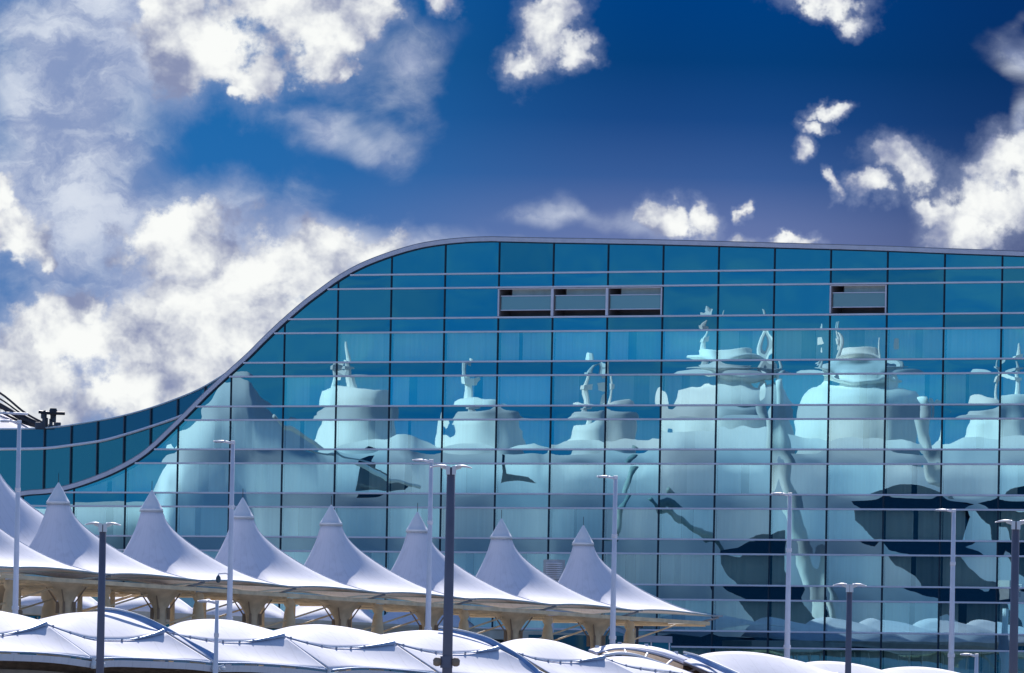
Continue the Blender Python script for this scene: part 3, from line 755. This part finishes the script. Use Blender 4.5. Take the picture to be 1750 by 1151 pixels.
# ------------------------------------------------------------------ lower row of fabric canopies
def dcan(px): return 530 + px * .049
def canopy(arch, seam, front, label, pipe=None, crease=None):
    cxp = sum(p[0] for p in arch) / len(arch)
    t = thing('fabric_canopy', label, 'canopy', Vector((P(cxp, 1100, dcan(cxp) + 4).x, P(cxp, 1100, dcan(cxp) + 4).y, 0)), 'arched fabric canopies in the foreground')
    A = catmull(arch, 8); Sm = catmull(seam, 8); Fr = catmull(front, 8)
    def samp(c, u): 
        f = u * (len(c) - 1); i = min(int(f), len(c) - 2); q = f - i
        return (c[i][0] * (1 - q) + c[i + 1][0] * q, c[i][1] * (1 - q) + c[i + 1][1] * q)
    N = 40
    def surf(c0, d0, c1, d1, bul, nr=8):
        rows = []
        for j in range(nr + 1):
            v = j / nr; row = []
            for i in range(N + 1):
                u = i / N; p = samp(c0, u); q = samp(c1, u)
                x = p[0] * (1 - v) + q[0] * v; y = p[1] * (1 - v) + q[1] * v
                w = P(x, y, dcan(x) + d0 * (1 - v) + d1 * v)
                row.append(w + ZZ * bul * math.sin(math.pi * v) * math.sin(math.pi * u))
            rows.append(row)
        return rows
    MB().grid(surf(Sm, 4.5, A, 10, .12)).build('upper_membrane', FABRIC2, t, smooth=True, solid=.04)
    # back slope of the vault, falling away behind the arch
    rb = [[P(x, y, dcan(x) + 10) for x, y in A], [P(x, y, dcan(x) + 13) - ZZ * .5 for x, y in A], [P(x, y, dcan(x) + 17) - ZZ * 1.8 for x, y in A]]
    MB().grid(rb).build('back_membrane', FABRIC2, t, smooth=True, solid=.04)
    MB().grid(surf(Fr, 0, Sm, 4.5, -.10)).build('lower_membrane', FABRIC2, t, smooth=True, solid=.04)
    sp_ = [P(x, y, dcan(x) + 4.35) + ZZ * .03 for x, y in Sm]
    nS = len(sp_)
    MB().tube(sp_, [.032 + .12 * max(0, (k / nS - .6) / .4) for k in range(nS)], 8).build('seam_pipe', PIPE, t, smooth=True)
    cl = MB()
    for k in range(3, nS - 2, 5): cl.box(sp_[k] + ZZ * .02, (1, 0, 0), (0, 1, 0), (0, 0, 1), .06, .08, .06)
    cl.build('seam_clips', mat('clip_grey', (.45, .46, .52), .5), t)
    fp = [P(x, y, dcan(x) - .1) for x, y in Fr]
    MB().tube(fp, .055, 8).build('edge_cable', PIPE, t, smooth=True)
    MB().grid([[p - ZZ * .12 for p in fp], [p - ZZ * .48 + DB * .1 for p in fp]]).build('valance', FABRIC2, t, solid=.03)
    sb = [P(x, y, dcan(x) + 1.6) - ZZ * .95 for x, y in Fr]
    rows = [[p + DB * .0, p + DB * .5, p + DB * .5 - ZZ * .42, p - ZZ * .42] for p in sb]
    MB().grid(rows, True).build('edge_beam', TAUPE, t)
    sb2 = [p + DB * 2.6 - ZZ * .55 for p in sb]
    MB().tube(sb2, .17, 8).build('inner_beam', BEIGE, t)
    for u in (.05, .95):
        x, y = samp(Fr, u); c = P(x, y, dcan(x) + 2.2)
        MB().lathe(Vector((c.x, c.y, 0)), [(.3, 0), (.28, c.z - 2.2), (.5, c.z - 1.6), (.75, c.z - 1.2), (.75, c.z - 1.0)], 16).build('column', BEIGE, t, smooth=True)
    x, y = samp(Fr, 1.0); c = P(x, y + 2, dcan(x) - .3)
    j = MB().lathe(c - ZZ * .45, [(.12, 0), (.16, .2), (.1, .45), (.14, .6)], 10)
    j.tube([c - ZZ * .2, c + Vector((.55, 0, -.05))], .07, 8); j.tube([c - ZZ * .1 + Vector((.4, 0, -.3)), c + Vector((-.2, 0, .2))], .06, 8)
    j.lathe(c + Vector((.5, -.1, -.35)), [(.05, 0), (.15, .05), (.15, .2), (.05, .26)], 10)
    j.build('corner_fitting', HOOD, t)
    if pipe:
        pp = catmull(pipe, 8); n_ = len(pp)
        w = [P(x, y, dcan(x) + 9.6 - 9.6 * (k / n_) ** 1.6) + ZZ * .10 for k, (x, y) in enumerate(pp)]
        MB().tube(w, [.04 + .14 * min(1, k / n_ * 2.2) for k in range(n_)], 10).build('gutter_pipe', mat('gutter_blue', (.22, .36, .60), .4, var=.2), t, smooth=True)
        MB().tube([p + ZZ * .16 for p in w], .06, 8).build('gutter_cap', HOOD, t, smooth=True)
    return t
canopy([(-150,1060),(-100,1042),(-50,1036),(0,1045),(35,1052),(64,1060)], [(-130,1078),(-80,1092),(-30,1092),(10,1085),(50,1077),(78,1067)],
       [(-140,1120),(-70,1112),(0,1114),(60,1116),(110,1120),(160,1127)], 'white arched canopy cut by the left edge, with a thick blue seam pipe end')
canopy([(64,1060),(110,1050),(150,1047),(185,1047),(230,1056),(282,1079)], [(78,1067),(120,1083),(160,1094),(215,1095),(255,1088),(279,1080)],
       [(160,1127),(200,1125),(240,1126),(290,1128),(330,1130),(366,1134)], 'white arched canopy with a long blue gutter sweeping down to the small white lamp', pipe=[(170,1047),(200,1050),(240,1061),(285,1082),(325,1105),(368,1127)])
canopy([(276,1078),(310,1064),(350,1059),(395,1061),(435,1070),(468,1079)], [(285,1081),(325,1090),(370,1097),(415,1098),(450,1094),(484,1087)],
       [(370,1134),(420,1134),(460,1136),(500,1139),(530,1142),(562,1146)], 'white arched canopy just right of the small white lamp')
canopy([(466,1079),(500,1071),(540,1068),(580,1071),(620,1078),(652,1086)], [(485,1088),(525,1100),(565,1108),(605,1108),(640,1105),(673,1100)],
       [(566,1146),(610,1142),(650,1143),(690,1146),(720,1149),(750,1153)], 'white arched canopy directly left of the big dark post')
canopy([(648,1086),(690,1080),(730,1078),(770,1082),(810,1091),(852,1107)], [(676,1100),(720,1112),(760,1118),(800,1117),(830,1113),(851,1109)],
       [(756,1154),(800,1154),(850,1156),(900,1159),(930,1162),(960,1166)], 'white arched canopy behind the big dark post, with a blue edge down its right side', pipe=[(750,1079),(790,1086),(830,1097),(860,1112),(890,1130),(925,1158)])
canopy([(846,1103),(880,1094),(915,1092),(955,1098),(995,1112),(1032,1125)], [(884,1117),(915,1127),(950,1132),(980,1132),(1005,1129),(1032,1125)],
       [(966,1168),(1000,1166),(1040,1168),(1080,1170),(1110,1174),(1140,1178)], 'white arched canopy right of the big dark post, below the rightmost tents')
canopy([(1020,1128),(1050,1122),(1090,1124),(1130,1134),(1170,1146),(1210,1158)], [(1036,1127),(1070,1139),(1110,1146),(1150,1150),(1180,1156),(1212,1164)],
       [(1146,1184),(1180,1182),(1220,1184),(1260,1186),(1290,1190),(1320,1194)], 'low white canopy below the curved frame with brown openings')
canopy([(1168,1131),(1205,1118),(1250,1114),(1300,1117),(1360,1129),(1430,1148)], [(1215,1150),(1250,1160),(1300,1166),(1350,1166),(1400,1162),(1432,1154)],
       [(1326,1196),(1370,1192),(1420,1194),(1460,1196),(1500,1200),(1530,1204)], 'white arched canopy under the white lamp right of the brown openings', pipe=[(1168,1122),(1190,1128),(1215,1138),(1240,1149),(1265,1160)])
canopy([(1350,1140),(1385,1132),(1420,1131),(1460,1135),(1500,1144),(1550,1160)], [(1390,1166),(1420,1174),(1450,1178),(1490,1178),(1520,1174),(1552,1166)],
       [(1480,1206),(1520,1204),(1570,1206),(1610,1208),(1640,1212),(1670,1216)], 'white canopy top just showing around the short double headed lamp post')
canopy([(1484,1152),(1520,1143),(1560,1140),(1600,1143),(1640,1151),(1690,1164)], [(1530,1172),(1560,1180),(1590,1184),(1630,1184),(1660,1180),(1692,1172)],
       [(1620,1216),(1660,1214),(1700,1216),(1740,1218),(1770,1222),(1800,1226)], 'rightmost white canopy top, a thin sliver at the bottom edge')
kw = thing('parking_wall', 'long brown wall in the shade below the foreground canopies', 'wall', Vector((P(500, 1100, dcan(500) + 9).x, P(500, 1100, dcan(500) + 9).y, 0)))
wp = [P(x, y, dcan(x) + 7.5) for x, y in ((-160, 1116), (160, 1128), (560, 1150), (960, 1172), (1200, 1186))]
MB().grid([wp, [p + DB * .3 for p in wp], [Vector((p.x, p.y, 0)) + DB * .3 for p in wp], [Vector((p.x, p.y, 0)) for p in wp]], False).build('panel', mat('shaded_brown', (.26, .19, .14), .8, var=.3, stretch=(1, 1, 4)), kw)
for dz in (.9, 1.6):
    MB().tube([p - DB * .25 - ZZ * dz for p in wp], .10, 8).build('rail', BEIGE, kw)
# curved open frame with brown openings
fr = thing('curved_roof_frame', 'curved grey roof frame with brown openings between the canopies, below the free tent corner', 'roof frame', Vector((P(1110, 1120, dcan(1110) + 14).x, P(1110, 1120, dcan(1110) + 14).y, 0)))
outer = catmull([(1006,1112),(1040,1104),(1080,1103),(1130,1110),(1180,1128),(1225,1151)], 8)
inner = catmull([(1020,1117),(1050,1110),(1085,1111),(1130,1120),(1170,1134),(1205,1152)], 8)
inn2 = catmull([(1030,1121),(1056,1117),(1085,1120),(1120,1131),(1155,1144),(1180,1158)], 8)
D_ = lambda x, k: dcan(x) + 15 - 2.5 * k
rows = [[P(x, y, D_(x, k)) for x, y in c] for k, c in ((0, outer), (.5, [((a[0] + b[0]) / 2, (a[1] + b[1]) / 2) for a, b in zip(outer, inner)]), (1, inner))]
MB().grid(rows).build('outer_ring', mat('ring_lilac', (.45, .46, .56), .45, metal=.1), fr, smooth=True, solid=.12)
MB().grid([[P(x, y, D_(x, 1.05)) for x, y in inner], [P(x, y, D_(x, 2)) for x, y in inn2]]).build('brown_opening', mat('rust_mesh', (.22, .12, .06), .8, var=.5, scale=2), fr, solid=.05)
MB().tube([P(x, y, D_(x, 1.2)) for x, y in inner], .10, 8).build('inner_rim', TRIM, fr, smooth=True)
MB().tube([P(x, y, D_(x, 2.0)) for x, y in inn2], .10, 8).build('lower_rim', HOOD, fr, smooth=True)
for k in (4, 12, 20, 28, 36): 
    x, y = outer[min(k, len(outer) - 1)]
    MB().box(P(x, y - 2, D_(x, 0)), (1, 0, 0), (0, 1, 0), (0, 0, 1), .12, .12, .10).build('rim_clip', HOOD, fr)
    x2, y2 = inn2[min(k, len(inn2) - 1)]; x1, y1 = inner[min(k, len(inner) - 1)]
    MB().tube([P(x1, y1, D_(x1, 1.1)), P(x2, y2, D_(x2, 2))], .07, 6).build('rib', TRIM, fr)
for u in (8, 30):
    x, y = outer[u]; c = P(x, y, D_(x, .4)); MB().lathe(Vector((c.x, c.y, 0)), [(.25, 0), (.25, c.z - .15)], 12).build('post', TAUPE, fr)

# ------------------------------------------------------------------ lamps
def single_lamp(px, py, D, bx, by, arm, label, w=8.0, cambox=None):
    top = P(px, py, D); base = P(bx, by, D); s = F / D
    foot = Vector((top.x, top.y, 0))
    t = thing('street_lamp', label, 'street lamp', foot, 'white single arm street lamps')
    r0 = w / 2 / s
    MB().tube([foot, foot + (top - foot) * .4, top], [r0 * 1.6, r0 * 1.3, r0 * .85], 14).build('pole', WHITEP, t, smooth=True)
    MB().lathe(foot, [(r0 * 2.4, 0), (r0 * 2.4, .08), (r0 * 1.7, .12), (r0 * 1.6, .5)], 16).build('base', WHITEP, t)
    MB().box(top + ZZ * .03, (1, 0, 0), (0, 1, 0), (0, 0, 1), r0 * .95, r0 * .95, .09).build('pole_cap', WHITEP, t, bevel=.02)
    for q_ in (.45, .8):
        rc = r0 * (1.6 - .75 * q_); MB().lathe(foot + (top - foot) * q_, [(rc * 1.0, -.12), (rc * 1.25, -.1), (rc * 1.25, .1), (rc * 1.0, .12)], 14).build('collar', WHITEP, t)
    L = arm / s
    pts = [top - ZZ * .05, top + Vector((-L * .3, -.05, .03)), top + Vector((-L * .55, -.08, .07))]
    MB().tube(pts, [.075, .07, .06], 8).build('arm', WHITEP, t, smooth=True)
    hd = MB(); rows = []
    for k in range(9):
        q = k / 8; x = -L * .4 - L * .62 * q; wd = .19 * math.sin(math.pi * (.18 + .74 * q)) ** .6; hh = .075 * math.sin(math.pi * (.2 + .75 * q)) ** .5
        c = top + Vector((x, -.08, .07 - .02 * q)); rows.append([c + Vector((0, wd * math.cos(a * math.pi / 5), hh * math.sin(a * math.pi / 5))) for a in range(10)])
    hd.grid(rows, True); hd.f.append(tuple(range(10))); hd.f.append(tuple(80 + k for k in reversed(range(10))))
    hd.build('lamp_head', WHITEP, t, smooth=True)
    MB().box(top + Vector((-L * .72, -.08, -.015)), (1, 0, 0), (0, 1, 0), (0, 0, 1), L * .2, .13, .012).build('lens', mat('lens_grey', (.4, .42, .45), .2), t)
    return t
def double_lamp(px, py, D, w, arm, label, cams=False):
    top = P(px, py, D); s = F / D; foot = Vector((top.x, top.y, 0)); r0 = w / 2 / s
    t = thing('street_lamp', label, 'street lamp', foot, 'dark double headed street lamps')
    MB().tube([foot, foot + (top - foot) * .5, top], [r0 * 1.08, r0, r0 * .86], 18).build('pole', GREYP, t, smooth=True)
    MB().lathe(foot, [(r0 * 2, 0), (r0 * 2, .1), (r0 * 1.5, .2), (r0 * 1.4, .6)], 20).build('base', GREYP, t)
    L = arm / s
    for sg in (-1, 1):
        b = MB().box(top + Vector((sg * -r0 * .4 * 0 + sg * (r0 * .6), -r0 * .9, -.16)), (1, 0, 0), (0, 1, 0), (0, 0, 1), .10, .08, .22)
        b.tube([top + Vector((sg * r0 * .6, -r0 * .6, -.1)), top + Vector((sg * (r0 + L * .25), -r0 * .6, .02))], .07, 8)
        b.build('bracket', HOOD, t)
        hd = MB(); rows = []
        for k in range(11):
            q = k / 10; x = sg * (r0 * .8 + (L - r0 * .8) * q); wd = .24 * math.sin(math.pi * (.12 + .82 * q)) ** .6; hh = .065 * math.sin(math.pi * (.25 + .7 * q)) ** .6
            z = .07 - .06 * (2 * q - .7) ** 2
            c = top + Vector((x, -r0 * .6, z)); rows.append([c + Vector((0, wd * math.cos(a * math.pi / 5), hh * math.sin(a * math.pi / 5))) for a in range(10)])
        hd.grid(rows, True); hd.f.append(tuple(range(10))); hd.f.append(tuple(100 + k for k in reversed(range(10))))
        hd.build('lamp_head', WHITEP, t, smooth=True)
    if cams:
        for sg in (-1, 1):
            c = P(763, 1132, D) + Vector((sg * (r0 + .22), -.1, 0))
            m = MB().lathe(c, [(.08, -.22), (.2, -.15), (.22, .1), (.15, .2), (.07, .24)], 14)
            m.tube([c + ZZ * .05, c + Vector((-sg * .3, 0, .1))], .05, 8)
            m.build('floodlight', TAUPE, t, smooth=True)
        MB().lathe(P(763, 1132, D), [(r0 * 1.25, -.3), (r0 * 1.25, .3)], 18).build('clamp_band', GREYP, t)
    return t
single_lamp(33, 722, 556, 22, 1045, 34, 'tall white lamp pole at the far left edge, in front of the cut off tent')
l2 = single_lamp(398, 757, 575, 388, 1060, 33, 'white lamp pole with a small hanging camera, between the second and third tents')
single_lamp(737, 789, 591, 728, 1077, 32, 'white lamp pole standing just left of the big dark post')
single_lamp(1052, 817, 606, 1043, 1103, 32, 'white lamp pole in front of the rightmost tent slope')
single_lamp(1350, 846, 621, 1341, 1131, 32, 'white lamp pole before the glass, left of the short dark double lamp')
single_lamp(1630, 874, 634, 1627, 1148, 31, 'white lamp pole before the glass, left of the dark post at the right edge')
single_lamp(371, 1030, 528, 368, 1148, 33, 'short white lamp in front of the canopies, below the lamp with the camera', w=7)
single_lamp(1669, 1121, 600, 1668, 1160, 28, 'shortest white lamp, only its head showing at the bottom right', w=7)
double_lamp(176, 897, 515, 13.5, 31, 'dark grey double headed lamp post in front of the two leftmost complete tents')
double_lamp(771, 799, 505, 17, 36, 'thickest dark grey double headed lamp post with two floodlights near its foot, mid picture', cams=True)
double_lamp(1452, 1001, 560, 11, 29, 'shortest dark grey double headed lamp post, right of centre before the glass')
double_lamp(1736, 893, 520, 15, 36, 'dark grey double headed lamp post at the right edge, its right head cut off')
# camera hanging on the second white pole
sc_ = thing('security_camera', 'small dark dome camera on a bracket of the white lamp pole near the tents', 'camera', P(373, 996, 575))
MB().tube([P(391, 982, 575), P(385, 980, 574.8), P(374, 981, 574.8), P(373, 984, 574.8)], .04, 8).build('bracket', WHITEP, sc_)
MB().lathe(P(373, 996, 574.8), [(.03, -.02), (.10, .02), (.14, .12), (.15, .26), (.10, .36), (.04, .44)], 14).build('dome', mat('camera_teal', (.06, .10, .13), .3), sc_, smooth=True)

# ------------------------------------------------------------------ far left: tent roof and machinery over the wing
DT = 800
tr = thing('terminal_tent_roof', 'edge of a pale fabric terminal roof with dark rigging above the wing at the far left', 'tent roof', P(-60, 760, DT))
cur = catmull([(-140,640),(-80,668),(-30,694),(10,711),(40,724),(60,736)], 6)
rows = [[P(x, y + 14 * k, DT - 6 * k) for x, y in cur] for k in (0, 1, 2, 3, 4)]
MB().grid(rows).build('fabric', mat('pinkish_fabric', (.7, .66, .70), .8), tr, smooth=True, solid=.05)
for dy, r_ in ((-34, .09), (-24, .07), (-13, .22), (-2, .10)):
    pts = catmull([(-140, 650 + dy), (-60, 676 + dy), (0, 704 + dy + 2), (45, 726 + dy * .55), (95, 736 + dy * .1)], 6)
    MB().tube([P(x, y, DT - 1) for x, y in pts], r_, 8).build('cable', DARK, tr, smooth=True)
lat = MB()
for k in range(14):
    x = -60 + k * 8; y = 676 + (x + 60) * .47
    lat.tube([P(x, y - 18 + k * .6, DT - 1), P(x + 6, y - 2, DT - 1)], .06, 6)
lat.build('lattice', DARK, tr)
MB().tube([P(-40, 704, DT - 2), P(48, 708, DT - 2)], .10, 8).build('walkway_rail', HOOD, tr)
mc = thing('roof_machinery', 'dark hoist machinery with a horizontal bar on the wing roof at the far left', 'machinery', P(88, 735, 752))
m_ = MB()
for x0_, x1_, y0_, y1_ in ((70,80,705,716), (72,82,714,734), (86,96,703,722), (84,90,716,734), (92,104,722,735), (60,74,722,734), (78,98,727,734)):
    a = P(x0_, y1_, 752); b = P(x1_, y0_, 752); m_.box((a + b) / 2, (1, 0, 0), (0, 1, 0), (0, 0, 1), (b.x - a.x) / 2, .3, (b.z - a.z) / 2)
m_.build('housing', mat('machine_grey', (.12, .13, .16), .5, var=.3), mc, bevel=.06)
b2 = MB().tube([P(66, 704, 751), P(80, 706, 751), P(111, 707, 751)], .13, 8); b2.lathe(P(91, 705, 751.2), [(.2, -.3), (.35, 0), (.25, .3)], 12)
b2.tube([P(76, 702, 751), P(80, 730, 751)], .1, 8); b2.build('bar', DARK, mc)
